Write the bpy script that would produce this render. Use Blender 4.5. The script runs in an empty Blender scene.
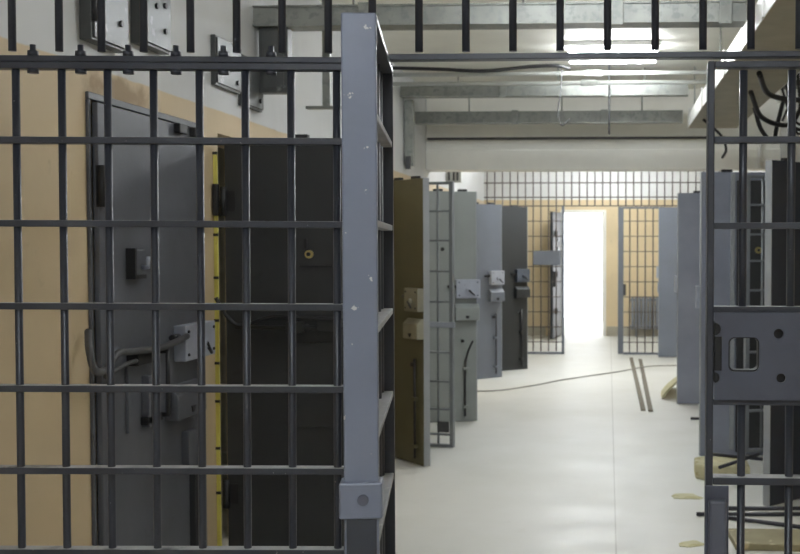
import bpy, bmesh, math, random
from mathutils import Vector, Matrix
random.seed(7)
R = math.radians
SC = bpy.context.scene
COL = SC.collection

# ------------------------------------------------------------------ materials
def srgb(r, g, b):
    f = lambda c: (c/255/12.92) if c/255 <= .04045 else ((c/255+.055)/1.055)**2.4
    return (f(r), f(g), f(b), 1)

def nodes(name):
    m = bpy.data.materials.new(name); m.use_nodes = True
    nt = m.node_tree
    return m, nt, nt.nodes['Principled BSDF']

def mixrgb(nt, fac, a, b, blend='MIX'):
    n = nt.nodes.new('ShaderNodeMix'); n.data_type = 'RGBA'; n.blend_type = blend
    for sock, v in ((n.inputs[0], fac), (n.inputs[6], a), (n.inputs[7], b)):
        if hasattr(v, 'links'): nt.links.new(v, sock)
        else: sock.default_value = v
    return n.outputs[2]

def noise(nt, scale, detail=4, vec=None, rough=.6):
    n = nt.nodes.new('ShaderNodeTexNoise'); n.inputs['Scale'].default_value = scale
    n.inputs['Detail'].default_value = detail; n.inputs['Roughness'].default_value = rough
    if vec is not None: nt.links.new(vec, n.inputs['Vector'])
    return n.outputs['Fac']

def ramp(nt, fac, lo, hi):
    n = nt.nodes.new('ShaderNodeMapRange'); n.inputs['From Min'].default_value = lo
    n.inputs['From Max'].default_value = hi; nt.links.new(fac, n.inputs['Value'])
    return n.outputs['Result']

def coords(nt, kind='Object'):
    return nt.nodes.new('ShaderNodeTexCoord').outputs[kind]

def bump(nt, b, fac, strength=.2, dist=.002):
    n = nt.nodes.new('ShaderNodeBump'); n.inputs['Strength'].default_value = strength
    n.inputs['Distance'].default_value = dist
    nt.links.new(fac, n.inputs['Height']); nt.links.new(n.outputs['Normal'], b.inputs['Normal'])

def paint(name, rgb, rough=.42, chip=None, var=.12, vscale=5, chip_at=(.72, .74), cscale=60, metal=0.0, pale_top=None):
    m, nt, b = nodes(name)
    v = coords(nt)
    c = srgb(*rgb)
    dk = tuple(x*(1-var) for x in c[:3])+(1,); lt = tuple(min(1, x*(1+var)) for x in c[:3])+(1,)
    col = mixrgb(nt, ramp(nt, noise(nt, vscale, 5, v), .35, .65), dk, lt)
    if chip:
        col = mixrgb(nt, ramp(nt, noise(nt, cscale, 3, v), *chip_at), col, srgb(*chip))
    if pale_top:   # bright lit tops painted in: pale mix on upward faces
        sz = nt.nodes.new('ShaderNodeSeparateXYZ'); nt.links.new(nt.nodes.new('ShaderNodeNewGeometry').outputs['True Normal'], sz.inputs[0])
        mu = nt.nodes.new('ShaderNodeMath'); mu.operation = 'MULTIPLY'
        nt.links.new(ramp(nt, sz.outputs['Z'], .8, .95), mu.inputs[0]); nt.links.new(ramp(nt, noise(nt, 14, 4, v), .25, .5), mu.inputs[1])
        col = mixrgb(nt, mu.outputs[0], col, srgb(*pale_top))
    nt.links.new(col, b.inputs['Base Color'])
    b.inputs['Roughness'].default_value = rough; b.inputs['Metallic'].default_value = metal
    bump(nt, b, noise(nt, 40, 3, v), .12, .003)
    return m

M = {}
M['bar'] = paint('bar paint', (58, 61, 70), .34, (150, 150, 155), .1, 8, (.74, .77), 90)
M['flat'] = paint('flat bar paint', (62, 65, 74), .4, (150, 150, 152), .12, 8, (.7, .74), 70, pale_top=(176, 176, 178))
M['stile'] = paint('stile paint', (124, 131, 149), .38, (205, 205, 205), .05, 6, (.69, .705), 34)
M['plate'] = paint('plate paint', (84, 88, 102), .42, (140, 142, 148), .07, 10, (.74, .77), 70)
M['grey_door'] = paint('grey door paint', (134, 139, 153), .45, (112, 115, 124), .1, 2.5, (.72, .78), 12)
M['bluish_door'] = paint('blue grey door paint', (110, 116, 128), .45, None, .06, 2.5)
M['worn_door'] = paint('worn grey door paint', (94, 96, 103), .45, (78, 79, 84), .12, 2.5, (.62, .72), 6)
M['dark_door'] = paint('charcoal door paint', (66, 68, 66), .5, (52, 53, 52), .1, 3, (.66, .72), 9)
M['olive_door'] = paint('olive door paint', (98, 95, 72), .5, (90, 87, 66), .08, 3, (.66, .74), 9)
M['char_door'] = paint('near black door paint', (50, 51, 52), .5, (44, 45, 45), .08, 3, (.66, .72), 9)
M['slate_door'] = paint('dark slate door paint', (50, 57, 72), .5, None, .08, 3)
M['dark_slate'] = paint('dark green grey door paint', (38, 41, 43), .5, None, .08, 3)
M['skirt'] = paint('beige grey skirting paint', (170, 163, 146), .5, None, .05)
M['keeper'] = paint('keeper paint', (98, 102, 116), .42, (140, 142, 148), .07, 10, (.74, .77), 70)
M['leaf'] = paint('grey leaf paint', (122, 126, 130), .45, None, .08)
M['pale_top'] = paint('pale grey flat paint', (160, 162, 166), .6, (190, 190, 188), .1, 12, (.6, .7), 50)  # pale tone over the whole of the gate's cross bars
M['pale_door'] = paint('pale grey door paint', (138, 143, 141), .45, None, .05, 2.5)
M['edge'] = paint('pale grey edge tone', (150, 154, 158), .5, None, .05)  # paints in the light caught by the doors' free edges
M['lock'] = paint('lock box paint', (162, 167, 180), .42, (110, 112, 118), .06, 12, (.7, .75), 50)
M['dark_lock'] = paint('dark lock paint', (70, 76, 86), .45, None, .06, 12)
M['olive_lock'] = paint('olive lock paint', (140, 138, 122), .45, None, .08, 12)
M['black'] = paint('black iron', (34, 34, 36), .45, None, .1)
M['conduit'] = paint('grey flexible conduit', (76, 76, 78), .5, None, .1, 30)
M['galv'] = paint('galvanised steel', (150, 152, 147), .42, (132, 137, 133), .12, 6, (.5, .62), 22, .35)
M['hatch'] = paint('brushed steel hatch', (84, 86, 86), .4, (150, 152, 152), .1, 6, (.6, .75), 16, .2)
M['pipe'] = paint('pale painted pipe', (196, 198, 194), .4, None, .05)
M['white_metal'] = paint('white enamel', (226, 226, 222), .4, None, .03)
M['brass'] = paint('brass', (196, 180, 120), .3, None, .1, 10, metal=.7)
M['radiator'] = paint('grey radiator paint', (124, 128, 134), .45, None, .06)
M['far_bar'] = paint('brown grey bars', (84, 74, 70), .45, None, .08)
M['far_stile'] = paint('far stile paint', (98, 103, 112), .45, None, .06)
M['foam'] = paint('old foam board', (196, 190, 156), .9, (170, 160, 120), .1, 8, (.55, .65), 14)
M['board'] = paint('tan fibre board', (150, 143, 114), .8, (196, 184, 150), .1, 5, (.62, .7), 12)
M['wood'] = paint('weathered wood', (112, 106, 92), .8, (90, 84, 72), .1, 10)
M['trough_base'] = paint('dull trough underside', (160, 155, 138), .6, (160, 154, 134), .1, 4, (.6, .7), 6)
M['paper'] = paint('stained paper', (208, 204, 168), .9, (190, 184, 140), .06, 8, (.5, .6), 10)
M['rod'] = paint('dark steel rod', (58, 58, 66), .4, None, .1)
M['cable'] = paint('dusty cable', (140, 138, 130), .6, None, .08)

def mat_yellow():
    m, nt, b = nodes('yellow jamb paint')
    v = coords(nt)
    col = mixrgb(nt, ramp(nt, noise(nt, 4, 4, v), .4, .6), srgb(222, 214, 110), srgb(206, 194, 96))
    nt.links.new(col, b.inputs['Base Color']); b.inputs['Roughness'].default_value = .5
    return m
M['yellow'] = mat_yellow()

def mat_wall(name, split, lower, upper, soft=.006, stain=None):
    m, nt, b = nodes(name)
    v = coords(nt)
    sep = nt.nodes.new('ShaderNodeSeparateXYZ'); nt.links.new(v, sep.inputs[0])
    n = noise(nt, 1.3, 5, v)
    add = nt.nodes.new('ShaderNodeMath'); add.operation = 'MULTIPLY_ADD'
    nt.links.new(noise(nt, 9, 3, v), add.inputs[0]); add.inputs[1].default_value = .012
    nt.links.new(sep.outputs['Z'], add.inputs[2])
    f = ramp(nt, add.outputs[0], split, split+soft)
    l2 = tuple(c*.9 for c in srgb(*lower)[:3])+(1,); u2 = tuple(c*.92 for c in srgb(*upper)[:3])+(1,)
    lo = mixrgb(nt, ramp(nt, n, .4, .62), srgb(*lower), l2)
    up = mixrgb(nt, ramp(nt, n, .4, .62), srgb(*upper), u2)
    st = ramp(nt, noise(nt, 7, 5, v), .64, .72)
    lo = mixrgb(nt, st, lo, tuple(c*.82 for c in srgb(*lower)[:3])+(1,))
    col = mixrgb(nt, f, lo, up)
    if stain:
        sub = nt.nodes.new('ShaderNodeVectorMath'); sub.operation = 'SUBTRACT'; nt.links.new(v, sub.inputs[0]); sub.inputs[1].default_value = stain
        sc_ = nt.nodes.new('ShaderNodeVectorMath'); sc_.operation = 'MULTIPLY'; nt.links.new(sub.outputs[0], sc_.inputs[0]); sc_.inputs[1].default_value = (1, 2.6, 16)
        ln = nt.nodes.new('ShaderNodeVectorMath'); ln.operation = 'LENGTH'; nt.links.new(sc_.outputs[0], ln.inputs[0])
        ad = nt.nodes.new('ShaderNodeMath'); ad.operation = 'MULTIPLY_ADD'; nt.links.new(noise(nt, 9, 4, v), ad.inputs[0]); ad.inputs[1].default_value = 1.6
        nt.links.new(ln.outputs['Value'], ad.inputs[2])
        inv = nt.nodes.new('ShaderNodeMapRange'); nt.links.new(ad.outputs[0], inv.inputs['Value'])
        inv.inputs['From Min'].default_value = 1.25; inv.inputs['From Max'].default_value = 1.75; inv.inputs['To Min'].default_value = .75; inv.inputs['To Max'].default_value = 0
        col = mixrgb(nt, inv.outputs['Result'], col, srgb(140, 116, 84))
    nt.links.new(col, b.inputs['Base Color'])
    b.inputs['Roughness'].default_value = .62
    bump(nt, b, noise(nt, 60, 4, v), .1, .003)
    return m
M['wall'] = mat_wall('two tone wall paint', 2.135, (204, 184, 150), (204, 205, 205), stain=(-1.745, 4.02, 2.075))
M['far_wall'] = mat_wall('far room wall paint', 2.27, (222, 202, 164), (232, 232, 232))
M['white_wall'] = mat_wall('white wall', -10, (225, 224, 216), (225, 224, 216))
M['header'] = mat_wall('header paint', -10, (242, 241, 234), (242, 241, 234))
M['ceiling'] = mat_wall('ceiling paint', -10, (244, 243, 234), (244, 243, 234))

def mat_floor():
    m, nt, b = nodes('painted concrete floor')
    v = coords(nt)
    n = ramp(nt, noise(nt, .9, 6, v), .35, .65)
    col = mixrgb(nt, n, srgb(222, 222, 218), srgb(214, 214, 208))
    col = mixrgb(nt, ramp(nt, noise(nt, 5, 6, v, .7), .62, .85), col, srgb(204, 203, 194))
    col = mixrgb(nt, ramp(nt, noise(nt, 22, 5, v, .75), .66, .8), col, srgb(196, 195, 186))
    sep = nt.nodes.new('ShaderNodeSeparateXYZ'); nt.links.new(v, sep.inputs[0])
    a = nt.nodes.new('ShaderNodeMath'); a.operation = 'SUBTRACT'; nt.links.new(sep.outputs['X'], a.inputs[0]); a.inputs[1].default_value = .042
    ab = nt.nodes.new('ShaderNodeMath'); ab.operation = 'ABSOLUTE'; nt.links.new(a.outputs[0], ab.inputs[0])
    seam = nt.nodes.new('ShaderNodeMath'); seam.operation = 'LESS_THAN'; nt.links.new(ab.outputs[0], seam.inputs[0]); seam.inputs[1].default_value = .004
    k = nt.nodes.new('ShaderNodeMath'); k.operation = 'MULTIPLY'; nt.links.new(seam.outputs[0], k.inputs[0]); k.inputs[1].default_value = .5
    col = mixrgb(nt, k.outputs[0], col, srgb(150, 148, 140))
    nt.links.new(col, b.inputs['Base Color'])
    r = nt.nodes.new('ShaderNodeMapRange'); nt.links.new(noise(nt, 3, 6, v), r.inputs['Value'])
    r.inputs['From Min'].default_value = .3; r.inputs['From Max'].default_value = .7
    r.inputs['To Min'].default_value = .42; r.inputs['To Max'].default_value = .56; b.inputs['Specular IOR Level'].default_value = .35
    nt.links.new(r.outputs[0], b.inputs['Roughness'])
    bump(nt, b, noise(nt, 2.2, 4, v), .03, .006)
    return m
M['floor'] = mat_floor()

def mat_emit(name, strength, rgb=(1, 1, 1)):
    m, nt, b = nodes(name)
    b.inputs['Base Color'].default_value = (.9, .9, .9, 1)
    b.inputs['Emission Color'].default_value = (*rgb, 1); b.inputs['Emission Strength'].default_value = strength
    return m
M['tube'] = mat_emit('lit fluorescent tube', 142, (.93, .97, 1))
M['fill_front'] = mat_emit('front fill tube', 66, (.84, .91, 1))  # this and the next three serve the unseen fill lamps
M['fill_mid'] = mat_emit('mid fill tube', 36, (.92, .96, 1))
M['fill_entry'] = mat_emit('entry fill tube', 26, (.92, .96, 1))
M['fill_far'] = mat_emit('far fill tube', 75, (.93, .97, 1))

# ------------------------------------------------------------------ mesh helpers
class MB:
    def __init__(s): s.bm = bmesh.new()
    def box(s, x0, x1, y0, y1, z0, z1, mat=None):
        vs = [s.bm.verts.new(p) for p in ((x0,y0,z0),(x1,y0,z0),(x1,y1,z0),(x0,y1,z0),(x0,y0,z1),(x1,y0,z1),(x1,y1,z1),(x0,y1,z1))]
        if mat is not None:
            for v in vs: v.co = mat @ v.co
        for f in ((0,3,2,1),(4,5,6,7),(0,1,5,4),(1,2,6,5),(2,3,7,6),(3,0,4,7)):
            s.bm.faces.new([vs[i] for i in f])
        return s
    def tube(s, pts, r, n=12, closed_caps=True):
        pts = [Vector(p) for p in pts]; rings = []
        up = Vector((0, 0, 1))
        prev = None
        for i, p in enumerate(pts):
            if i == 0: d = pts[1]-p
            elif i == len(pts)-1: d = p-pts[i-1]
            else: d = (pts[i+1]-p).normalized()+(p-pts[i-1]).normalized()
            d.normalize()
            if prev is None:
                a = d.cross(up if abs(d.z) < .9 else Vector((1, 0, 0))).normalized()
            else:
                a = (prev-d*prev.dot(d)).normalized()
            prev = a; b = d.cross(a)
            rr = r[i] if isinstance(r, (list, tuple)) else r
            rings.append([s.bm.verts.new(p+(a*math.cos(2*math.pi*k/n)+b*math.sin(2*math.pi*k/n))*rr) for k in range(n)])
        for A, B in zip(rings, rings[1:]):
            for k in range(n):
                f = s.bm.faces.new((A[k], A[(k+1) % n], B[(k+1) % n], B[k])); f.smooth = True
        if closed_caps:
            s.bm.faces.new(rings[0][::-1]); s.bm.faces.new(rings[-1])
        return s
    def poly(s, pts, axis, lo, hi):
        """prism of a 2-D outline; axis is the extrusion axis 'y' (pts are x,z), 'z' (pts are x,y) or 'x' (pts are y,z)"""
        def P(p, h):
            return {'y': (p[0], h, p[1]), 'z': (p[0], p[1], h), 'x': (h, p[0], p[1])}[axis]
        A = [s.bm.verts.new(P(p, lo)) for p in pts]; B = [s.bm.verts.new(P(p, hi)) for p in pts]
        n = len(pts)
        s.bm.faces.new(A); s.bm.faces.new(B[::-1])
        for k in range(n): s.bm.faces.new((A[k], B[k], B[(k+1) % n], A[(k+1) % n]))
        return s
    def build(s, name, mat, parent=None, bevel=0, loc=None, rotz=None):
        bmesh.ops.recalc_face_normals(s.bm, faces=s.bm.faces[:])
        me = bpy.data.meshes.new(name); s.bm.to_mesh(me); s.bm.free()
        me.materials.append(mat)
        o = bpy.data.objects.new(name, me); COL.objects.link(o)
        if parent: o.parent = parent
        if loc is not None: o.location = loc
        if rotz is not None: o.rotation_euler.z = rotz
        if bevel:
            b = o.modifiers.new('bevel', 'BEVEL'); b.width = bevel; b.segments = 2; b.limit_method = 'ANGLE'
            b.angle_limit = R(40)
        return o

def tag(o, label, cat, group=None, kind=None):
    o['label'] = label; o['category'] = cat
    if group: o['group'] = group
    if kind: o['kind'] = kind
    return o

def thing(name, label, cat, loc=(0, 0, 0), rotz=0, group=None, rot=None):
    o = bpy.data.objects.new(name, None); COL.objects.link(o)
    o.empty_display_size = .1
    o.location = loc; o.rotation_euler = rot if rot else (0, 0, rotz)
    return tag(o, label, cat, group)

def struct(name, mb, mat, bevel=0):
    o = mb.build(name, mat, bevel=bevel); o['kind'] = 'structure'
    return o

def smooth_path(pts, n=8):
    P = [Vector(p) for p in pts]; P = [P[0]*2-P[1]]+P+[P[-1]*2-P[-2]]
    out = []
    for i in range(1, len(P)-2):
        for k in range(n):
            t = k/n
            out.append(.5*((2*P[i])+(P[i+1]-P[i-1])*t+(2*P[i-1]-5*P[i]+4*P[i+1]-P[i+2])*t*t+(-P[i-1]+3*P[i]-3*P[i+1]+P[i+2])*t**3))
    out.append(P[-2])
    return out

# ------------------------------------------------------------------ the building
WL, WR = -1.745, 1.62        # corridor walls
CE = 3.0                     # ceiling
YG = 2.516                   # front grille
def wall_with_openings(name, x0, x1, openings, y0, y1, top=2.03):
    m = MB(); y = y0
    for a, b in openings:
        m.box(x0, x1, y, a, 0, CE); m.box(x0, x1, a, b, top, CE); y = b
    m.box(x0, x1, y, y1, 0, CE)
    return struct(name, m, M['wall'])

struct('floor', MB().box(-3.6, 3.6, -4.0, 24.0, -.1, 0), M['floor'])
struct('ceiling', MB().box(-3.6, 3.6, -4.0, 24.0, CE, CE+.1), M['ceiling'])
wall_with_openings('wall_left', WL-.25, WL, [(3.82, 4.80), (5.08, 5.9), (8.5, 9.3), (9.82, 10.5), (12.8, 13.35), (13.5, 14.4)], -4.0, 16.1)
wall_with_openings('wall_right', WR, WR+.25, [(7.45, 8.2), (8.42, 9.3), (11.12, 12.0), (14.75, 15.6)], -4.0, 16.1)
struct('wall_outer_left', MB().box(-3.6, -3.5, -4.0, 24, 0, CE), M['white_wall'])
struct('wall_outer_right', MB().box(3.5, 3.6, -4.0, 24, 0, CE), M['white_wall'])
struct('wall_front', MB().box(-3.5, 3.5, -4.1, -4.0, 0, CE), M['white_wall'])
# wall bulkhead across the corridor
struct('wall_bulkhead', MB().box(WL, WR, 11.0, 11.25, 2.24, CE).box(WL, WR, 10.96, 11.0, 2.24, 2.43), M['header'], .006)
# cell rooms: cross walls close the cells off from the far room
struct('wall_cells_left', MB().box(-3.5, WL-.25, 16.0, 16.1, 0, CE).box(-3.5, WL-.25, 4.9, 5.0, 0, CE).box(-3.5, WL-.25, 8.3, 8.4, 0, CE).box(-3.5, WL-.25, 11.4, 11.5, 0, CE), M['white_wall'])
struct('wall_cells_right', MB().box(WR+.25, 3.5, 16.0, 16.1, 0, CE).box(WR+.25, 3.5, 8.28, 8.36, 0, CE).box(WR+.25, 3.5, 10.4, 10.5, 0, CE), M['white_wall'])
# the far room's back wall with its doorway
BY = 19.16
DX0, DX1, DT = -.745, -.085, 2.05
struct('wall_back', MB().box(-3.5, DX0, BY, BY+.2, 0, CE).box(DX1, 3.5, BY, BY+.2, 0, CE).box(DX0, DX1, BY, BY+.2, DT, CE), M['far_wall'])
struct('baseboard_back', MB().box(DX1+.06, 3.5, BY-.02, BY, 0, .16).box(-3.5, DX0-.3, BY-.02, BY, 0, .16), M['skirt'], .003)
struct('trim_1', MB().box(DX0-.05, DX0, BY-.03, BY, 0, DT).box(DX1, DX1+.05, BY-.03, BY, 0, DT).box(DX0-.05, DX1+.05, BY-.03, BY, DT, DT+.05), M['header'], .004)
# the room beyond has a big window with the white sky behind it
WY = 22.6
struct('wall_window', MB().box(-3.5, -2.6, WY, WY+.2, 0, CE).box(2.4, 3.5, WY, WY+.2, 0, CE).box(-2.6, 2.4, WY, WY+.2, 2.8, CE), M['white_wall'])
w = MB()
for x in (-2.6, -1.36, -.12, 1.12, 2.35): w.box(x, x+.05, WY+.08, WY+.13, .0, 2.8)
for z in (2.75,): w.box(-2.6, 2.4, WY+.085, WY+.125, z, z+.05)
struct('window_1', w, M['white_metal'], .004)

# ------------------------------------------------------------------ cell doors
def bolts(mb, xs, zs, y, s, r=.006):
    for x in xs:
        for z in zs:
            mb.tube([(x, y, z), (x, y+s*.006, z)], r, 8)

def lock_upper(root, x0, x1, z0, z1, s, t, mat, lever=True):
    """square riveted lock case; s is the sign of the face it sits on, t half thickness"""
    y = s*t
    m = MB().box(x0, x1, min(y, y+s*.05), max(y, y+s*.05), z0, z1)
    o = m.build('lock_case', mat, root, .004)
    bm_ = MB(); bolts(bm_, (x0+.025, x1-.025), (z0+.025, z1-.025), y+s*.05, s)
    bm_.build('rivet', M['black'], o)
    cx, cz = (x0+x1)/2, (z0+z1)/2
    if lever:
        MB().tube([(cx, y+s*.05, cz-.01), (cx, y+s*.075, cz-.01)], .02, 14).build('keyhole_boss', mat, o)
        MB().tube([(cx, y+s*.072, cz-.01), (cx+.05, y+s*.075, cz-.055)], [.009, .006], 10).build('lever', M['black'], o)
    return o

def lock_lower(root, x0, x1, z0, z1, s, t, mat):
    y = s*t
    d = .055
    prof = [(y, z0), (y+s*d, z0), (y+s*d, z1-.035), (y+s*d*.35, z1), (y, z1)]
    o = MB().poly(prof, 'x', x0, x1).build('lower_lock_case', mat, root, .004)
    m = MB(); cx = (x0+x1)/2
    m.poly([(cx-.02, z0+.04), (cx+.02, z0+.04), (cx+.01, z0+.015), (cx-.01, z0+.015)], 'y', min(y+s*d, y+s*(d+.004)), max(y+s*d, y+s*(d+.004)))
    m.build('keyhole', M['black'], o)
    return o

def cell_door(label, hinge, free, s, mat, edge='edge', h=1.985, th=.045, lockmat='lock', rod=True, peep=True,
              locks=((1.07, 1.23), (.88, 1.02)), over=.0, lx=None, rod_bend=False, lock_back=False, hinges=(.35, 1.72), group='steel cell doors', strip=None, top_stays=True):
    hx, hy = hinge; fx, fy = free
    wd = math.hypot(fx-hx, fy-hy); a = math.atan2(fy-hy, fx-hx)
    root = thing('cell_door', label, 'door', (hx, hy, 0), a, group)
    t = th/2
    lm = M[lockmat] if isinstance(lockmat, str) else lockmat
    # slab: a folded sheet with a raised rim on the face
    sl = MB().box(0, wd-.006, -t, t, .004, h)
    sl.build('slab', M[mat], root, .003)
    MB().box(wd-.006, wd, -t-.001, t+.001, .003, h+.001).build('edge_strip', M[edge], root)
    hg = MB()
    for z in hinges:
        MB().tube([(-.004, s*(t+.008), z), (-.004, s*(t+.008), z+.13)], .014, 12).box(-.004, .05, s*t-.002, s*t+.004, z+.02, z+.11).build('hinge', M['black'], root)
    (a0, a1), (b0, b1) = locks
    if lm:
        s0 = s; s = -s if lock_back else s
        (u0, u1), (l0, l1) = lx or ((wd-.19, wd+over), (wd-.2, wd+over*.5))
        lock_upper(root, u0, u1, a0, a1, s, t, lm)
        lock_lower(root, l0, l1, b0, b1, s, t, lm if lockmat == 'olive_lock' else M[mat])
        MB().tube([(u0-.07, s*(t+.02), a0+.1), (u0, s*(t+.02), a0+.1)], .012, 10).build('bolt', M['black'], root)
    if lm: s = s0
    if rod:
        MB().tube([(wd-.1, s*(t+.02), .74), (wd-.1, s*(t+.02), .05)] if not rod_bend else smooth_path([(wd-.04, s*(t+.02), .7), (wd-.06, s*(t+.02), .66), (wd-.1, s*(t+.02), .55), (wd-.11, s*(t+.02), .4), (wd-.11, s*(t+.02), .05)], 5), .009, 10).build('locking_rod', M['black'], root)
        for z in (.12, .45):
            MB().box(wd-.13, wd-.08, min(s*t, s*(t+.035)), max(s*t, s*(t+.035)), z, z+.025).build('rod_guide', M[mat], root, .002)
        MB().tube([(wd-.13, s*t, .7), (wd-.13, s*(t+.03), .7)], .014, 10).build('stud', M['black'], root)
    if peep:
        o = MB().tube([(wd*.5, s*t, 1.49), (wd*.5, s*(t+.018), 1.49)], .03, 18).build('peephole', M[mat], root)
        MB().tube([(wd*.5, s*(t+.018), 1.49), (wd*.5, s*(t+.024), 1.49)], .017, 16).build('lens', M['black'], o)
    # two little top stays like the dark clips seen on the door tops
    if top_stays:
        for x in (wd*.45, wd*.8):
            MB().box(x-.04, x+.04, -t*.8, t*.8, h, h+.02).build('top_clip', M['black'], root, .003)
    if strip is not None:
        MB().box(strip, strip+.03, min(s*t, s*(t+.02)), max(s*t, s*(t+.02)), .05, h-.01).build('stile_strip', M['edge'], root, .002)
    return root, wd, t


# left side, near to far (the camera sees the local -y face, s = -1; on the right side it is the +y face)
r0, wd, t = cell_door('closed worn grey cell door with a pull handle, set in the cream wall at far left', (-1.724, 3.80), (-1.724, 4.80), -1, 'worn_door', 'worn_door', rod=False, peep=False, h=2.012,
                      locks=((1.07, 1.212), (.85, .98)), lx=((.65, .99), (.55, .86)), hinges=(.35,), top_stays=False, th=.02)
y = -t
MB().tube([(.01, y-.008, 1.66), (.01, y-.008, 1.80)], .02, 12).box(.0, .06, y-.004, y+.004, 1.68, 1.78).build('hinge', M['black'], r0)
for x in (.68, .85): MB().box(x, x+.09, -.035, -.0095, 1.975, 2.012).build('top_clip', M['black'], r0, .004)
MB().tube([(.46, y, 1.13), (.46, y-.05, 1.13), (.46, y-.05, .89), (.46, y, .89)], .011, 10).build('pull_handle', M['black'], r0)
MB().box(.20, .33, y-.045, y, 1.10, 1.16).build('slide_bracket', M['black'], r0, .004)
MB().box(.33, .44, y-.03, y, 1.12, 1.15).build('slide_bolt', M['worn_door'], r0, .004)
MB().box(.19, .21, y-.012, y, .86, 1.10).build('slide_bar', M['worn_door'], r0, .003)
MB().box(.33, .37, y-.03, y, .86, 1.05).build('slide_bar', M['worn_door'], r0, .003)
MB().box(.32, .46, y-.03, y, .87, .9).build('slide_foot', M['black'], r0, .003)
hf = MB().box(.22, .33, y-.022, y, 1.415, 1.515).build('hatch_flap', M['worn_door'], r0, .004)
MB().box(.21, .225, y-.034, y, 1.41, 1.52).box(.225, .32, y-.03, y-.0221, 1.41, 1.425).build('flap_rim', M['black'], hf)
MB().tube([(.30, y-.022, 1.45), (.30, y-.045, 1.45), (.30, y-.045, 1.49)], .008, 8).build('flap_knob', M['lock'], hf)
MB().box(.80, .83, y-.025, y, .02, .72).build('stile_strip', M['char_door'], r0, .002)
MB().box(.72, .82, y-.03, y, .62, .78).build('guide_bracket', M['worn_door'], r0, .003)

r1, wd, t = cell_door('open charcoal cell door with a brass peephole, seen through the left bars', (-1.705, 5.07), (-.955, 5.05), -1, 'char_door', 'char_door', hinges=(.35, 1.66), peep=False, rod=False, lockmat=None, h=2.0)
y = -t
o = MB().tube([(.385, y, 1.49), (.385, y-.02, 1.49)], .018, 16).build('peephole', M['brass'], r1)
MB().tube([(.385, y-.02, 1.49), (.385, y-.026, 1.49)], .009, 12).build('lens', M['black'], o)
MB().box(.36, .375, y-.012, y, 1.515, 1.56).build('peephole_cover', M['black'], r1, .002)
MB().box(.34, .49, y-.008, y, 1.432, 1.44).build('slot', M['black'], r1)
MB().box(.28, .36, y-.03, y, 1.14, 1.19).box(.36, .38, y-.02, y, 1.15, 1.18).build('bolt_guide', M['char_door'], r1, .004)
MB().box(.42, .50, y-.03, y, 1.15, 1.2).build('bolt_guide', M['char_door'], r1, .004)
MB().tube([(.05, y-.018, 1.165), (.72, y-.018, 1.165)], .01, 10).build('bolt', M['char_door'], r1)
p = MB().box(.3, .58, y-.012, y, .72, 1.1).build('lock_cover', M['char_door'], r1, .004)
MB().tube([(.52, y-.012, 1.0), (.52, y-.05, 1.0), (.52, y-.05, .84), (.52, y-.012, .84)], .009, 8).build('pull_handle', M['black'], p)

cell_door('open olive grey cell door nearest beyond the swung-out barred gate, with two olive lock cases', (-1.69, 8.38), (-1.243, 7.82), -1, 'olive_door', lockmat='olive_lock', peep=False)
cell_door('open light blue-grey cell door behind the narrow barred leaf, the wider pale door at left', (-1.715, 9.70), (-1.140, 9.90), -1, 'pale_door', over=.02, rod_bend=True)
cell_door('open blue-grey cell door squeezed between the wider pale door and the dark door', (-1.715, 12.72), (-1.236, 13.18), -1, 'bluish_door', peep=False)
cell_door('open dark charcoal cell door at left, closest to the far grille', (-1.715, 13.44), (-.998, 14.04), -1, 'dark_slate', lockmat='dark_lock')

# right side, near to far
cell_door('open black-grey cell door nearest on the right, with a pale edge, behind the lock plate panel', (1.55, 7.36), (.925, 6.73), 1, 'slate_door', h=2.02, lockmat=None, rod=False, peep=False)
rb, wd, t = cell_door('open grey cell door with a pale upright strip, just left of the narrow ladder-like leaf', (1.60, 8.42), (.662, 8.33), 1, 'grey_door', h=2.05, rod=False, peep=False, strip=.70,
          lx=((.84, .965), (.84, .93)), lock_back=True)
MB().box(.03, .685, t, t+.012, .03, 1.99).build('inner_panel', M['char_door'], rb, .003)
o = MB().tube([(.53, t+.012, 1.49), (.53, t+.03, 1.49)], .024, 16).build('peephole', M['brass'], rb)
MB().tube([(.53, t+.03, 1.49), (.53, t+.036, 1.49)], .01, 12).build('lens', M['black'], o)
cell_door('open plain grey cell door on the right, third from the camera, beside the crumpled foam', (1.60, 11.06), (.660, 11.04), 1, 'grey_door', h=2.02, rod=False, peep=False,
          lx=((.84, .962), (.84, .93)), lock_back=True)
cell_door('open blue-grey cell door at right, standing against the far grille', (1.60, 15.63), (.678, 15.62), 1, 'bluish_door', h=2.03, rod=False, peep=False, top_stays=False,
          lx=((.84, .945), (.84, .93)), lock_back=True)

# yellow painted jamb with dark clips beside the charcoal door
ys = thing('jamb_strip', 'bright yellow upright jamb strip with dark clips beside the charcoal door', 'door jamb', (-1.727, 5.012, 0))
MB().box(-.017, .002, 0, .008, .02, 1.93).build('strip', M['yellow'], ys, .002)
for z in (.42, .62, .83, 1.0, 1.19, 1.38, 1.57, 1.93):
    MB().box(-.0175, .004, -.006, .0, z, z+.012).build('clip', M['black'], ys)
MB().box(-.012, .012, -.03, 0, 1.66, 1.80).build('hinge', M['black'], ys, .004)

# frame round the closed door
struct('trim_2', MB().box(-1.745, -1.732, 3.775, 3.79, 0, 2.02).box(-1.745, -1.732, 4.815, 4.84, 0, 2.02).box(-1.745, -1.732, 3.775, 4.84, 2.02, 2.045), M['worn_door'], .003)
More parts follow.
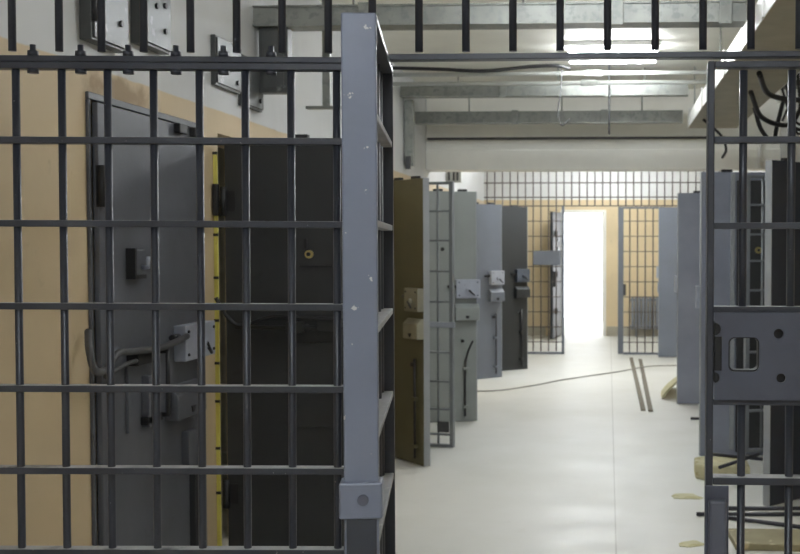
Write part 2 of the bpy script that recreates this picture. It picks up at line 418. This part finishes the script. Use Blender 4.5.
# ------------------------------------------------------------------ conduits on the doors
o = MB().tube(smooth_path([(-1.725, 3.73, 1.245), (-1.69, 3.66, 1.19), (-1.67, 3.655, 1.125), (-1.66, 3.71, 1.12), (-1.655, 3.80, 1.165), (-1.66, 3.93, 1.16), (-1.66, 4.17, 1.15), (-1.66, 4.34, 1.16), (-1.66, 4.45, 1.172)]), .0125, 12).build('flexible_conduit', M['conduit'])
tag(o, 'thick grey flexible conduit looping from cream wall to the closed door lock', 'cable')
o = MB().tube(smooth_path([(-1.655, 3.70, 1.098), (-1.665, 3.82, 1.11), (-1.67, 3.92, 1.12), (-1.675, 3.995, 1.12)]), .008, 10).build('flexible_conduit', M['conduit'])
tag(o, 'short thin conduit running to the slide bracket of the closed worn grey door', 'cable')
o = MB().tube(smooth_path([(-1.72, 4.96, 1.30), (-1.68, 4.98, 1.22), (-1.62, 4.99, 1.175), (-1.5, 4.99, 1.21), (-1.42, 4.99, 1.215), (-1.2, 4.99, 1.205), (-.99, 5.0, 1.2)]), .009, 10).build('door_cable', M['black'])
tag(o, 'black cable strung across the open charcoal door', 'cable')

# ------------------------------------------------------------------ front grilles
def vbars(root, xs, z0, z1, r=.0085, mat='bar', y=0):
    for x in xs:
        MB().tube([(x, y, z0), (x, y, z1)], r, 14).build('vertical_bar', M[mat], root)

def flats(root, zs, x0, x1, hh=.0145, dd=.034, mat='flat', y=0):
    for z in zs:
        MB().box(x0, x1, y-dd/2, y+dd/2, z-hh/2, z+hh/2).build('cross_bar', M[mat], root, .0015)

# left fixed panel: turned a little towards the camera at its wall end, hung from the transom by bolts
LROT = (0, R(.25), R(3.5))
lp = thing('bar_grille', 'dark grey barred panel filling the left front, in front of the cream wall', 'bars', (-.50, YG, -.007), rot=LROT)
xs = [-.104-.1*k for k in range(12)]
vbars(lp, xs, .06, 1.93)
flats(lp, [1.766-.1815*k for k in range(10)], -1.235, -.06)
MB().box(-1.235, -.06, -.016, .016, 1.9205, 1.9355).build('top_rail', M['bar'], lp, .0015)
MB().box(-.088, -.056, -.02, .02, .0, 1.935).build('end_post', M['bar'], lp, .002)
MB().box(-1.235, -.06, -.022, .022, .04, .065).build('bottom_rail', M['bar'], lp, .0015)
lt = thing('transom_grille', 'short dark bars above the left barred panel, bolted on along its bottom rail', 'bars', (-.50, YG, -.007), rot=LROT)
vbars(lt, [-.122-sum((.1007,.0993,.1007,.102,.092,.092,.102,.1,.1,.1,.1)[:k]) for k in range(12)], 1.96, 2.96)
MB().box(-1.235, -.03, -.016, .016, 1.936, 1.949).build('bottom_rail', M['bar'], lt, .0015)
for k in range(9):
    x = -.245-.1035*k
    MB().tube([(x, -.008, 1.9105), (x, -.008, 1.9204), (x, -.008, 1.9205), (x, -.008, 1.949), (x, -.008, 1.9491), (x, -.008, 1.960), (x, -.008, 1.9602), (x, -.008, 1.973)], [.012, .012, .006, .006, .012, .011, .0065, .0065], 6).build('bolt', M['bar'], lt)

rt = thing('transom_grille', 'short dark bars above the open gateway and the right panel, on a long rail', 'bars', (-.50, YG, 0))
vbars(rt, [-.017+.1029*k for k in range(0, 21)], 1.955, 2.99)
MB().box(-.003, 2.115, -.016, .016, 1.936, 1.949).build('bottom_rail', M['bar'], rt, .0015)

# right fixed panel with the lock plate
rp = thing('bar_grille', 'dark grey barred panel at right with the big pierced lock plate', 'bars', (.209, YG, 0))
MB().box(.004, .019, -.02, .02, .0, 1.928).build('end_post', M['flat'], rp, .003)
vbars(rp, [.082+.1035*k for k in range(0, 13)], 1.398, 1.91, .0088)
vbars(rp, [.082+.1035*k for k in range(0, 13)], .05, 1.194, .0088)
MB().box(.019, 1.4, -.016, .016, 1.914, 1.928).build('top_rail', M['bar'], rp, .0015)
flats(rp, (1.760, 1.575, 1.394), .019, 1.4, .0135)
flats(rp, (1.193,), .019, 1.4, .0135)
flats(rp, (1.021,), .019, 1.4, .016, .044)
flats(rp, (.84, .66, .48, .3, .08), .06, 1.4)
MB().box(.002, .053, -.025, -.021, .55, 1.012).build('gusset_plate', M['plate'], rp, .002)
kp = MB().box(.008, .046, -.055, -.025, .62, .985).build('keeper_block', M['keeper'], rp, .006)
# plate with openings, cut from a 2-D outline
def rounded(x0, z0, x1, z1, r, n=6):
    pts = []
    for cx, cz, a in ((x1-r, z1-r, 0), (x0+r, z1-r, 90), (x0+r, z0+r, 180), (x1-r, z0+r, 270)):
        for k in range(n+1):
            t_ = R(a+90*k/n); pts.append((cx+r*math.cos(t_), cz+r*math.sin(t_)))
    return pts
def circle(cx, cz, r, n=20): return [(cx+r*math.cos(2*math.pi*k/n), cz+r*math.sin(2*math.pi*k/n)) for k in range(n)]
def plate(name, loops, mat, parent, thick, y, bevel=.0012):
    cu = bpy.data.curves.new(name, 'CURVE'); cu.dimensions = '2D'; cu.fill_mode = 'BOTH'; cu.extrude = thick/2
    for lp_ in loops:
        sp = cu.splines.new('POLY'); sp.points.add(len(lp_)-1)
        for q, (x_, z_) in zip(sp.points, lp_): q.co = (x_, z_, 0, 1)
        sp.use_cyclic_u = True
    tmp = bpy.data.objects.new('tmp', cu); COL.objects.link(tmp)
    bpy.context.view_layer.update()
    me = bpy.data.meshes.new_from_object(tmp.evaluated_get(bpy.context.evaluated_depsgraph_get()))
    bpy.data.objects.remove(tmp); bpy.data.curves.remove(cu)
    me.transform(Matrix.Translation((0, y, 0)) @ Matrix.Rotation(R(90), 4, 'X'))
    me.name = name; me.materials.clear(); me.materials.append(mat)
    o_ = bpy.data.objects.new(name, me); COL.objects.link(o_); o_.parent = parent
    return o_
lz0, lz1 = 1.199, 1.388
half = lambda zc, r: [(.02+r*math.sin(math.pi*k/10), zc+r*math.cos(math.pi*k/10)) for k in range(11)]
outline = [(.02, lz0), (.42, lz0), (.42, lz1), (.02, lz1)]
outline += half(1.352, .014) + [(.02, 1.336), (.036, 1.336), (.036, 1.262), (.02, 1.262)] + half(1.247, .012)
plate('lock_plate', [outline, rounded(.050, 1.260, .116, 1.335, .013), circle(.157, 1.343, .0105), circle(.163, 1.247, .0100), circle(.36, 1.345, .0105), circle(.36, 1.247, .0105)], M['plate'], rp, .005, -.026)
# steel lining round the big hole, half way to the back
ring_o = rounded(.048, 1.258, .118, 1.337, .014); ring_i = rounded(.0535, 1.2635, .1145, 1.3325, .0115)
plate('hole_lining', [ring_o, ring_i], M['black'], rp, .03, -.008)

MB().box(.021, .046, -.02, .016, 1.235, 1.368).build('lock_body', M['black'], rp, .002)
for z in (1.247, 1.345): MB().box(.135, .185, -.012, -.008, z-.02, z+.02).build('hole_backing', M['black'], rp)
# the open barred gate, swung towards the camera and seen nearly edge-on
g = thing('barred_gate', 'open grey barred gate swung toward the camera, seen edge-on in the middle', 'gate', (-.472, YG, 0), math.atan2(-.616, .088))
GW, GT = .622, .058
gz0, gz1 = .10, 1.918
MB().box(GW-.014, GW, -GT, 0, gz0, gz1).build('stile', M['stile'], g, .003)
MB().box(GW-.03, GW-.0142, -GT+.003, -.001, gz0, gz1-.013).build('stile_web', M['bar'], g)
MB().box(0, .014, -GT, 0, gz0, gz1+.01).build('stile', M['bar'], g, .002)
MB().box(.02, GW-.02, -GT, 0, gz1-.012, gz1).build('top_rail', M['bar'], g, .001)
MB().box(.02, GW-.02, -GT, 0, gz0, gz0+.02).build('bottom_rail', M['stile'], g, .001)
for k in range(10):
    z = 1.752-.1815*k
    if z > .2: MB().box(.02, GW-.02, -GT+.004, -.002, z-.006, z+.006).build('cross_bar', M['pale_top'], g, .001)
for k in range(6):
    MB().tube([(.045+.1*k, -GT/2, gz0+.01), (.045+.1*k, -GT/2, gz1-.01)], .0085, 12).build('vertical_bar', M['bar'], g)
br = MB().box(GW-.045, GW+.008, -GT-.008, .006, 1.075, 1.137).build('lock_sleeve', M['stile'], g, .004)
MB().tube([(GW+.007, -.026, 1.108), (GW+.011, -.026, 1.108)], .0095, 18).build('bolt', M['plate'], br)
MB().box(GW-.002, GW+.003, -GT+.004, -.004, .6, 1.074).build('wear_plate', M['bar'], g, .001)
for z in (.4, 1.6):
    MB().tube([(-.010, -.03, z), (-.010, -.03, z+.1)], .012, 12).build('hinge', M['bar'], g)

# ------------------------------------------------------------------ narrow barred leaves of the cells
def leaf(label, hinge, free, h, zs, nb, mat='leaf', z0=.006):
    hx, hy = hinge; fx, fy = free
    wd = math.hypot(fx-hx, fy-hy)
    root = thing('barred_leaf', label, 'gate', (hx, hy, 0), math.atan2(fy-hy, fx-hx), 'inner barred leaves of the cells')
    for x in (0, wd-.028): MB().box(x, x+.028, -.02, .02, z0, h).build('stile', M[mat], root, .002)
    for z in (z0, h-.02): MB().box(.028, wd-.028, -.02, .02, z, z+.02).build('rail', M[mat], root, .002)
    n = nb
    for k in range(1, n): MB().tube([(wd-.014-k*.112, 0, z0), (wd-.014-k*.112, 0, h-.01)], .009, 10).build('vertical_bar', M[mat], root)
    for z in zs: MB().box(.028, wd-.028, -.016, .016, z-.007, z+.007).build('cross_bar', M[mat], root)
    return root, wd
l1, wd = leaf('narrow grey barred leaf standing open between the olive door and the pale door', (-1.72, 8.70), (-1.157, 8.557), 2.0, (1.78, 1.56, 1.33, 1.1, .94, .72, .50, .29, .10), 5)
MB().box(wd-.19, wd+.02, -.03, -.018, .91, .95).build('slide_bolt', M['lock'], l1, .003)
MB().box(wd-.12, wd-.03, -.03, -.018, .12, .2).build('foot_bracket', M['conduit'], l1, .003)
l2, wd = leaf('narrow ladder-like barred leaf on the right, behind the lock plate panel', (1.585, 8.04), (.925, 7.84), 2.0, (1.8, 1.6, 1.42, 1.22, 1.0, .8, .6, .4), 7, 'leaf', .12)

# ------------------------------------------------------------------ far grille
FY = 15.97
fg = thing('far_grille', 'wide brown barred grille across the far end of the corridor, upper part and left half', 'bars', (0, FY, 0))
step = .107
def fb(root, x, z0, z1, r=.009): MB().tube([(x, 0, z0), (x, 0, z1)], r, 8).build('vertical_bar', M['far_bar'], root)
n = int((WR-WL)/step)
for k in range(n):
    x = WL+.06+k*step
    fb(fg, x, .04 if x < -.64 else 2.06, 2.62)
for z in (2.56, 2.38, 2.18, 2.06):
    MB().box(WL+.02, WR-.02, -.015, .015, z-.008, z+.008).build('cross_bar', M['far_bar'], fg)
for k in range(9):
    z = 1.85-k*.21
    MB().box(WL+.02, -.64, -.012, .012, z-.006, z+.006).build('cross_bar', M['far_bar'], fg)
MB().box(-.645, -.61, -.02, .02, .0, 2.06).build('stile', M['far_stile'], fg, .003)
MB().box(WL+.02, -.61, -.02, .02, .0, .03).build('bottom_rail', M['far_stile'], fg, .002)
o = MB().box(-1.04, -.66, -.055, -.02, 1.24, 1.44).build('lock_box', M['far_stile'], fg, .005)
fl = thing('far_leaf', 'barred leaf with a thick grey stile right of the bright doorway', 'gate', (.135, FY, 0))
MB().box(0, .075, -.03, .03, .01, 2.045).build('stile', M['far_stile'], fl, .003)
MB().box(.62, .65, -.02, .02, .01, 2.045).build('stile', M['far_stile'], fl, .003)
for k in range(5): fb(fl, .075+.107*(k+1)-.02, .02, 2.04)
for k in range(9):
    z = 1.85-k*.21
    MB().box(.075, .62, -.012, .012, z-.006, z+.006).build('cross_bar', M['far_bar'], fl)
MB().box(.075, .62, -.02, .02, .0, .03).build('bottom_rail', M['far_stile'], fl, .002)
MB().box(.075, .62, -.02, .02, 2.02, 2.045).build('top_rail', M['far_stile'], fl, .002)
MB().box(.072, .11, -.05, -.02, .82, .98).build('lock_box', M['black'], fl, .003)

# door slab of the bright doorway, swung into the far room
bd = thing('steel_door', 'dark steel door standing open beside the bright doorway in the far room', 'door', (DX0-.055, BY-.06, 0), math.atan2(-.85, -.1))
MB().box(0, .86, -.025, .025, .02, 2.05).build('slab', M['dark_slate'], bd, .003)
for z in (.45, 1.05, 1.7):
    MB().tube([(.62, .025, z), (.62, .07, z)], .05, 14).build('lock_boss', M['black'], bd)
for z in (1.25, 1.42, 1.58):
    MB().box(.3, .42, .025, .04, z, z+.06).build('vent_slot', M['edge'], bd)
MB().box(.72, .84, .025, .06, .85, 1.1).build('lock_box', M['black'], bd, .004)

rd = thing('radiator', 'grey ribbed radiator on the far wall behind the right barred leaf', 'radiator', (.37, BY-.13, .1))
for k in range(8):
    x = .03+k*.058
    MB().poly(rounded(x-.022, 0.02, x+.022, .56, .02, 4), 'y', -.05, .05).build('section', M['radiator'], rd, .008)
MB().tube([(-.02, 0, .07), (.5, 0, .07)], .02, 10).build('header_pipe', M['radiator'], rd)
MB().tube([(-.02, 0, .51), (.5, 0, .51)], .02, 10).build('header_pipe', M['radiator'], rd)
for x in (.09, .38): MB().box(x-.01, x+.01, -.03, .13, .02, .05).box(x-.01, x+.01, -.01, .02, -.1, .04).build('bracket', M['radiator'], rd)

# ------------------------------------------------------------------ overhead trays, pipes, lamps
def tray(name, label, x0, x1, y0, z0, z1, depth=.12, clips=(), group='cross trays'):
    root = thing(name, label, 'cable tray', (x0, y0, z0), 0, group)
    h = z1-z0; L = x1-x0
    MB().box(0, L, 0, .004, 0, h).box(0, L, depth-.004, depth, 0, h).box(0, L, .004, depth-.004, 0, .004).build('channel', M['galv'], root, .001)
    MB().box(0, L, -.012, .004, h-.008, h).box(0, L, -.012, .004, 0, .008).build('lip', M['galv'], root)
    for x in clips: MB().box(x-.03, x+.03, -.016, -.001, -.01, h+.01).build('joint_plate', M['galv'], root, .002)
    for x in (L*.2, L*.55, L*.85):
        MB().tube([(x, depth/2, .004), (x, depth/2, CE-z0)], .006, 8).build('hanger_rod', M['galv'], root)
    return root
tray('cable_tray', 'galvanised cable tray crossing overhead nearest the camera, high behind the bars', WL+.005, .66, 5.6, 2.60, 2.70, .14, (.55, 1.78, 2.3))
tray('cable_tray', 'upper of two galvanised cable trays crossing at mid depth under the far ceiling', WL+.005, .66, 9.6, 2.765, 2.86, .12, (.86, 1.73))
tray('cable_tray', 'lower galvanised cable tray crossing just in front of the bulkhead', WL+.005, .66, 10.35, 2.62, 2.725, .12, (.9, 1.7))
vt = thing('wall_channel', 'grey upright cable channel dropping from the nearest overhead tray at left', 'cable tray', (-1.72, 5.62, 2.28))
MB().box(0, .145, 0, .08, 0, .32).build('channel', M['hatch'], vt, .003)
MB().box(.02, .125, -.006, 0, .02, .3).build('cover', M['hatch'], vt, .002)
v2 = thing('wall_channel', 'pale narrow upright channel with a foot, right of the wider grey channel', 'cable tray', (-1.56, 6.0, 2.26))
MB().box(.06, .1, 0, .05, 0, .74).build('channel', M['galv'], v2, .002)
MB().box(-.03, .16, 0, .05, -.015, .0).build('foot', M['galv'], v2, .002)
v3 = thing('wall_channel', 'grey upright cable channel on the left wall just in front of the bulkhead', 'cable tray', (-1.735, 9.75, 2.2))
MB().box(0, .075, 0, .08, 0, .56).build('channel', M['galv'], v3, .003)
MB().box(.015, .055, -.03, 0, -.03, .08).build('cable_gland', M['conduit'], v3, .003)

# trough running along the corridor at right
tr = thing('cable_trough', 'long pale cable trough running along the corridor under the ceiling at right', 'cable tray', (.68, 4.2, 2.53))
MB().box(0, .006, 0, 5.8, 0, .115).build('side_panel', M['white_metal'], tr, .001)
MB().box(.42, .426, 0, 5.8, 0, .115).build('side_panel', M['white_metal'], tr, .001)
MB().box(.006, .42, 0, 5.8, 0, .005).build('base_panel', M['trough_base'], tr)
for yy in (.9, 2.6, 4.2, 5.5):
    MB().box(-.01, -.001, yy, yy+.06, -.004, .14).build('joint_plate', M['white_metal'], tr, .001)
for yy in (1.0, 3.2, 5.4):
    for x in (.03, .4): MB().tube([(x, yy, .005), (x, yy, CE-2.53)], .006, 8).build('hanger_rod', M['galv'], tr)

def pipe(name, label, pts, r, mat, cat='pipe', group=None, smooth=False, collars=()):
    if smooth: pts = smooth_path(pts)
    mb = MB().tube(pts, r, 12)
    o_ = mb.build(name, M[mat]); tag(o_, label, cat, group)
    for a_, b_ in collars: MB().tube([a_, b_], r*1.5, 12).build('collar', M[mat], o_)
    return o_
pipe('overhead_pipe', 'upper pale round pipe crossing under the ceiling lamp', [(WL+.01, 9.0, 2.86), (1.54, 9.0, 2.86)], .017, 'pipe', collars=[((-.18, 9.0, 2.86), (-.05, 9.0, 2.86))])
pipe('overhead_pipe', 'lower pale round pipe crossing just beneath the upper one', [(WL+.01, 9.2, 2.815), (1.54, 9.2, 2.815)], .017, 'pipe', collars=[((-.22, 9.2, 2.815), (-.1, 9.2, 2.815))])
pipe('wall_pipe', 'thin dark pipe running level across the face of the bulkhead', [(WL+.02, 10.93, 2.535), (1.1, 10.93, 2.535)], .013, 'conduit')
pipe('overhead_pipe', 'pale square-on pipe running along the right wall toward the bulkhead', [(1.588, 5.0, 2.88), (1.588, 10.9, 2.88)], .03, 'white_metal')
pipe('cable_bundle', 'sagging black cable bundle crossing beneath the ceiling left of the lamp', [(WL+.02, 8.9, 2.9), (-1.3, 8.9, 2.885), (-.95, 8.9, 2.87), (-.6, 8.9, 2.9), (-.4, 8.9, 2.905), (-.3, 8.95, 2.89)], .014, 'black', 'cable', None, True)
pipe('hanging_wire', 'loose wire dangling from the pipes left of the ceiling lamp', [(-.36, 8.92, 2.88), (-.37, 8.9, 2.7), (-.39, 8.9, 2.55), (-.36, 8.9, 2.45), (-.3, 8.9, 2.5)], .005, 'conduit', 'cable', None, True)
pipe('hanging_rod', 'thin straight rod hanging in front of the bulkhead below the lamp', [(0.005, 9.35, CE), (0.005, 9.35, 2.42)], .008, 'conduit', 'rod')
for k, (p_, lab) in enumerate([
        ([(.85, 6.6, 2.5), (.95, 6.9, 2.42), (1.15, 7.0, 2.4), (1.3, 7.2, 2.5), (1.42, 7.3, 2.6)], 'thick dark cable sagging from the trough, the nearest of the tangle at top right'),
        ([(.9, 7.4, 2.5), (1.0, 7.6, 2.36), (1.2, 7.8, 2.33), (1.3, 7.9, 2.45), (1.4, 8.0, 2.62)], 'dark looped cable hanging below the middle of the trough'),
        ([(1.05, 8.4, 2.52), (1.1, 8.4, 2.36), (1.2, 8.5, 2.28), (1.24, 8.6, 2.4), (1.3, 8.7, 2.6)], 'dark cable loop hanging lowest in the tangle at top right'),
        ([(1.2, 7.42, 2.62), (1.22, 7.45, 2.4), (1.18, 7.48, 2.3), (1.25, 7.5, 2.27), (1.33, 7.5, 2.36)], 'short dark cable dangling beside the pale pipe at top right'),
        ([(.75, 9.2, 2.52), (.9, 9.3, 2.4), (.95, 9.4, 2.3), (.93, 9.5, 2.24)], 'single dark cable end drooping at the far end of the trough')]):
    pipe('hanging_cable', lab, p_, .016 if k < 3 else .011, 'black', 'cable', 'cable tangle at top right', True)
for k, (p_, lab) in enumerate([
        ([(1.16, 6.0, 2.62), (1.22, 6.4, 2.48), (1.35, 7.0, 2.44), (1.5, 7.6, 2.55)], 'long thin black cable running beside the trough toward the right wall'),
        ([(1.15, 7.6, 2.6), (1.22, 7.7, 2.36), (1.32, 7.75, 2.34), (1.4, 7.8, 2.5)], 'thin black cable hanging in a narrow loop right of the trough'),
        ([(1.18, 8.0, 2.62), (1.3, 8.05, 2.3), (1.38, 8.1, 2.42), (1.3, 8.2, 2.55), (1.22, 8.2, 2.4)], 'thin black cable curled back on itself at top right')]):
    pipe('hanging_cable', lab, p_, .009, 'black', 'cable', 'cable tangle at top right', True)
pipe('wall_pipe', 'short pale upright pipe on the bulkhead above the right doors', [(1.42, 10.935, 2.25), (1.42, 10.935, 2.5)], .02, 'white_metal')
for k, (y0_, y1_, lab) in enumerate([(6.2, 6.5, 'nearest'), (7.3, 7.55, 'middle'), (8.3, 8.5, 'farthest')]):
    bb = MB().box(1.13, WR, y0_, y1_, 2.66, 2.70).build('tray_bracket', M['conduit'], None, .004)
    tag(bb, 'dull metal bracket beside the trough at top right, the %s of three' % lab, 'bracket', 'brackets beside the trough')

def lamp(label, x, y, w, d, mat, n=3):
    root = thing('ceiling_lamp', label, 'lamp', (x, y, CE), 0, 'ceiling lamps')
    for k in range(n):
        yy = -d/2+(k+.5)*d/n
        MB().box(-w/2-.03, w/2+.03, yy-.035, yy+.035, -.04, 0).build('housing', M['white_metal'], root, .004)
        MB().tube([(-w/2, yy, -.075), (w/2, yy, -.075)], .016, 10).build('tube', M[mat], root)
        for sx in (-1, 1): MB().box(sx*w/2-.012, sx*w/2+.012, yy-.012, yy+.012, -.09, -.04).build('socket', M['white_metal'], root, .001)
lamp('lit square ceiling lamp with bright tubes in the middle of the corridor', .03, 8.6, .64, .9, 'tube', 2)
lamp('unseen fill lamp added over the corridor between the two nearest pairs of doors', -.1, 6.35, 1.2, .4, 'fill_mid', 2)  # not in view; added to brighten the corridor floor
lamp('fill lamp added out of sight behind the bulkhead toward the far grille', -.1, 13.4, 1.2, .6, 'tube')  # out of sight; added as extra light for the far corridor
lamp('unseen fill lamp added over the corridor behind the overhead tray', -.1, 4.4, 1.2, .5, 'fill_entry')  # out of frame; added to fill the entry and left wall
lamp('unseen fill lamp added on the near side of the barred front', -.2, -.6, 1.2, .5, 'fill_front')  # added behind the camera to light the bars and gate stile
lamp('unseen fill lamp added in the far room behind the grille', 0, 17.5, 1.2, .6, 'fill_far')  # unseen emitter added to brighten the far room

# ------------------------------------------------------------------ boxes on the left wall
def hatch(label, y0, y1, z0, z1, depth=.05, mat='hatch', flat=False):
    root = thing('wall_hatch', label, 'wall box', (WL, y0, z0), 0, 'steel hatches high on the left wall')
    L = y1-y0; H = z1-z0
    MB().box(0, depth-.008, 0, L, 0, H).build('case', M[mat], root, .003)
    MB().box(depth-.008, depth, .008, L-.004, .01, H-.01).build('lid', M[mat], root, .002)
    for z in ((.1*H+.02, .75*H) if not flat else ()): MB().tube([(depth, .006, z), (depth, .006, z+.1)], .01, 8).build('hinge', M['black'], root)
    for yy, z in (((.45*L, .45*H), (.75*L, .22*H), (.75*L, .5*H)) if not flat else ((.8*L, .2*H),)): MB().tube([(depth, yy, z), (depth+.008, yy, z)], .011, 10).build('screw', M['black'], root)
hatch('brushed steel wall hatch nearest the camera at top left', 3.74, 4.02, 2.21, 2.62)
hatch('steel wall hatch second from the left at top left', 4.15, 4.42, 2.27, 2.62)
hatch('flat grey wall hatch in the middle of the left wall, above the closed door', 5.0, 5.34, 2.235, 2.455, .03, 'hatch', True)
hatch('flat grey wall hatch right of the middle one, lower, above the charcoal door', 5.37, 5.68, 2.19, 2.43, .03, 'hatch', True)
jb = thing('junction_box', 'white junction box with cables under the bulkhead above the pale door', 'wall box', (WL-.004, 12.4, 2.2))
MB().box(0, .16, 0, .1, 0, .15).build('case', M['pipe'], jb, .005)
for x in (.03, .08, .12): MB().tube([(x, -.01, .02), (x, -.01, .14)], .01, 8).build('cable', M['conduit'], jb)

# ------------------------------------------------------------------ things on the floor
o = MB().tube(smooth_path([(-1.5, 11.7, .008), (-1.347, 11.83, .008), (-1.127, 11.92, .008), (-.8, 12.35, .008), (-.538, 12.83, .008), (-.2, 13.3, .008), (.143, 13.77, .008), (.5, 14.2, .024), (.841, 14.48, .008), (1.3, 14.7, .008)]), .0065, 8).build('floor_cable', M['cable'])
tag(o, 'thin grey cable wandering across the floor from door to door', 'cable')
for k, (a, b, lab) in enumerate([((.31, 15.4), (.325, 10.55), 'left one of two long weathered strips lying on the corridor floor'), ((.425, 15.2), (.39, 10.5), 'right one of two long weathered strips lying on the corridor floor')]):
    L = math.hypot(b[0]-a[0], b[1]-a[1])
    o = MB().box(0, L, -.022, .022, 0, .016).build('floor_strip', M['wood'], None, .002, (a[0], a[1], 0.0005), math.atan2(b[1]-a[1], b[0]-a[0]))
    tag(o, lab, 'strip', 'long strips on the floor')

def sheet(name, label, cat, outline_, z, th, mat, curl=0, loc=(0, 0, 0), rotz=0, group=None, cuts=4):
    """an irregular slab with a slightly curled, uneven surface"""
    bm = bmesh.new()
    vs = [bm.verts.new((x_, y_, 0)) for x_, y_ in outline_]
    bm.faces.new(vs)
    bmesh.ops.subdivide_edges(bm, edges=bm.edges[:], cuts=cuts, use_grid_fill=True)
    bmesh.ops.triangulate(bm, faces=bm.faces[:])
    bmesh.ops.subdivide_edges(bm, edges=bm.edges[:], cuts=1, use_grid_fill=True)
    for v in bm.verts:
        r_ = math.hypot(v.co.x, v.co.y)
        v.co.z = curl*r_*r_ + (random.random()*.003 if curl else 0)
    mb = MB(); mb.bm.free(); mb.bm = bm
    o_ = mb.build(name, M[mat], None, 0, (loc[0], loc[1], z), rotz)
    sm = o_.modifiers.new('solid', 'SOLIDIFY'); sm.thickness = th; sm.offset = 1
    return tag(o_, label, cat, group)
# curled foam wedge leaning at the foot of the third right-hand door
fo = MB()
prof = []
for k in range(9):
    a = R(-10+k*13)
    prof.append((.575+.0-.05*math.cos(a)+.012*k, .01+.024*k))
bmf = fo.bm
rows = []
for j in range(6):
    yj = 11.35+j*.2
    rows.append([[bmf.verts.new((x_+.02*j-.03*math.sin(j*.6)+dx, yj-.015*k, z_*(1-.05*j)+.003)) for k, (x_, z_) in enumerate(prof)] for dx in (0, .03)])
for A, B in zip(rows, rows[1:]):
    for s_ in (0, 1):
        for k in range(len(prof)-1): bmf.faces.new((A[s_][k], A[s_][k+1], B[s_][k+1], B[s_][k]))
    for k in (0, len(prof)-1): bmf.faces.new((A[0][k], A[1][k], B[1][k], B[0][k]))
for A in (rows[0], rows[-1]):
    for k in range(len(prof)-1): bmf.faces.new((A[0][k], A[0][k+1], A[1][k+1], A[1][k]))
tag(fo.build('foam_sheet', M['foam'], None, .004), 'curled yellowish foam sheet standing behind the third right-hand door', 'foam')

o = MB().poly([(.03, .0), (.32, .0), (.33, .33), (.04, .35), (-.02, .3), (-.03, .07)], 'z', 0, .1).build('foam_block', M['foam'], None, .012, (.60, 7.44, .0), R(0))
tag(o, 'pale foam block on the floor behind the right panel, under the rods', 'foam')
o = MB().poly([(.08, 0), (.75, -.05), (.8, .26), (.4, .3), (.08, .31)], 'z', 0, .035).build('fibre_board', M['board'], None, .004, (.56, 5.75, .0), R(2))
tag(o, 'tan fibre board lying at bottom right behind the panel bars', 'board')
for (cx, cy, w_, d_, lab) in [(.48, 6.97, .11, .2, 'stained paper scrap on the floor left of the foam block'), (.43, 5.86, .09, .14, 'stained paper scrap on the floor near the bottom edge, left of the tan board')]:
    ol = [(w_*(.5+.12*math.sin(3*a_+cx*9))*math.cos(a_)*1.5, d_*(.5+.15*math.cos(2*a_+cy))*math.sin(a_)) for a_ in [2*math.pi*k/11 for k in range(11)]]
    o = MB().poly(ol, 'z', 0, .003).build('paper_scrap', M['paper'], None, 0, (cx, cy, .0005), R(20))
    tag(o, lab, 'paper', 'paper scraps on the floor')
rods = [((.50, 6.47, .012), (1.45, 6.52, .012), 'dark steel rod lying on the floor, its end poking out left of the right panel'),
        ((.62, 6.62, .012), (1.5, 6.66, .012), 'dark steel rod lying just behind the poking one'),
        ((.62, 6.42, .012), (1.16, 6.14, .012), 'dark steel rod slanting toward the tan board'),
        ((.71, 7.79, .112), (1.02, 7.62, .112), 'thin dark rod resting across the top of the foam block'),
        ((.70, 7.20, .137), (1.0, 7.66, .137), 'short dark rod laid crosswise on the foam block'),
        ((.72, 10.03, .014), (1.4, 10.0, .014), 'dark steel rod on the floor farther back, its end showing beside the second right door')]
for a, b, lab in rods:
    tag(MB().tube([a, b], .0115, 12).build('steel_rod', M['rod']), lab, 'rod', 'steel rods on the floor at right')

# ------------------------------------------------------------------ world, camera, view
wd_ = bpy.data.worlds.new('World'); SC.world = wd_; wd_.use_nodes = True
bg = wd_.node_tree.nodes['Background']
bg.inputs['Color'].default_value = (.93, .96, 1, 1); bg.inputs['Strength'].default_value = 4.5

cam = bpy.data.cameras.new('camera'); co = bpy.data.objects.new('camera', cam); COL.objects.link(co)
co.location = (0, 0, 1.536); co.rotation_euler = (R(90-2.2), 0, R(2.9))
cam.sensor_width = 36; cam.lens = 51.75; cam.shift_x = -.1875; cam.shift_y = .01375
cam.clip_start = .05
cam.dof.use_dof = True; cam.dof.focus_distance = 2.45; cam.dof.aperture_fstop = 11
SC.camera = co
SC.view_settings.view_transform = 'Standard'; SC.view_settings.look = 'None'
SC.view_settings.gamma = 1; SC.view_settings.use_curve_mapping = False
SC.view_settings.exposure = 0
try:
    SC.cycles.use_denoising = True
    SC.cycles.max_bounces = 10; SC.cycles.diffuse_bounces = 7
except Exception: pass
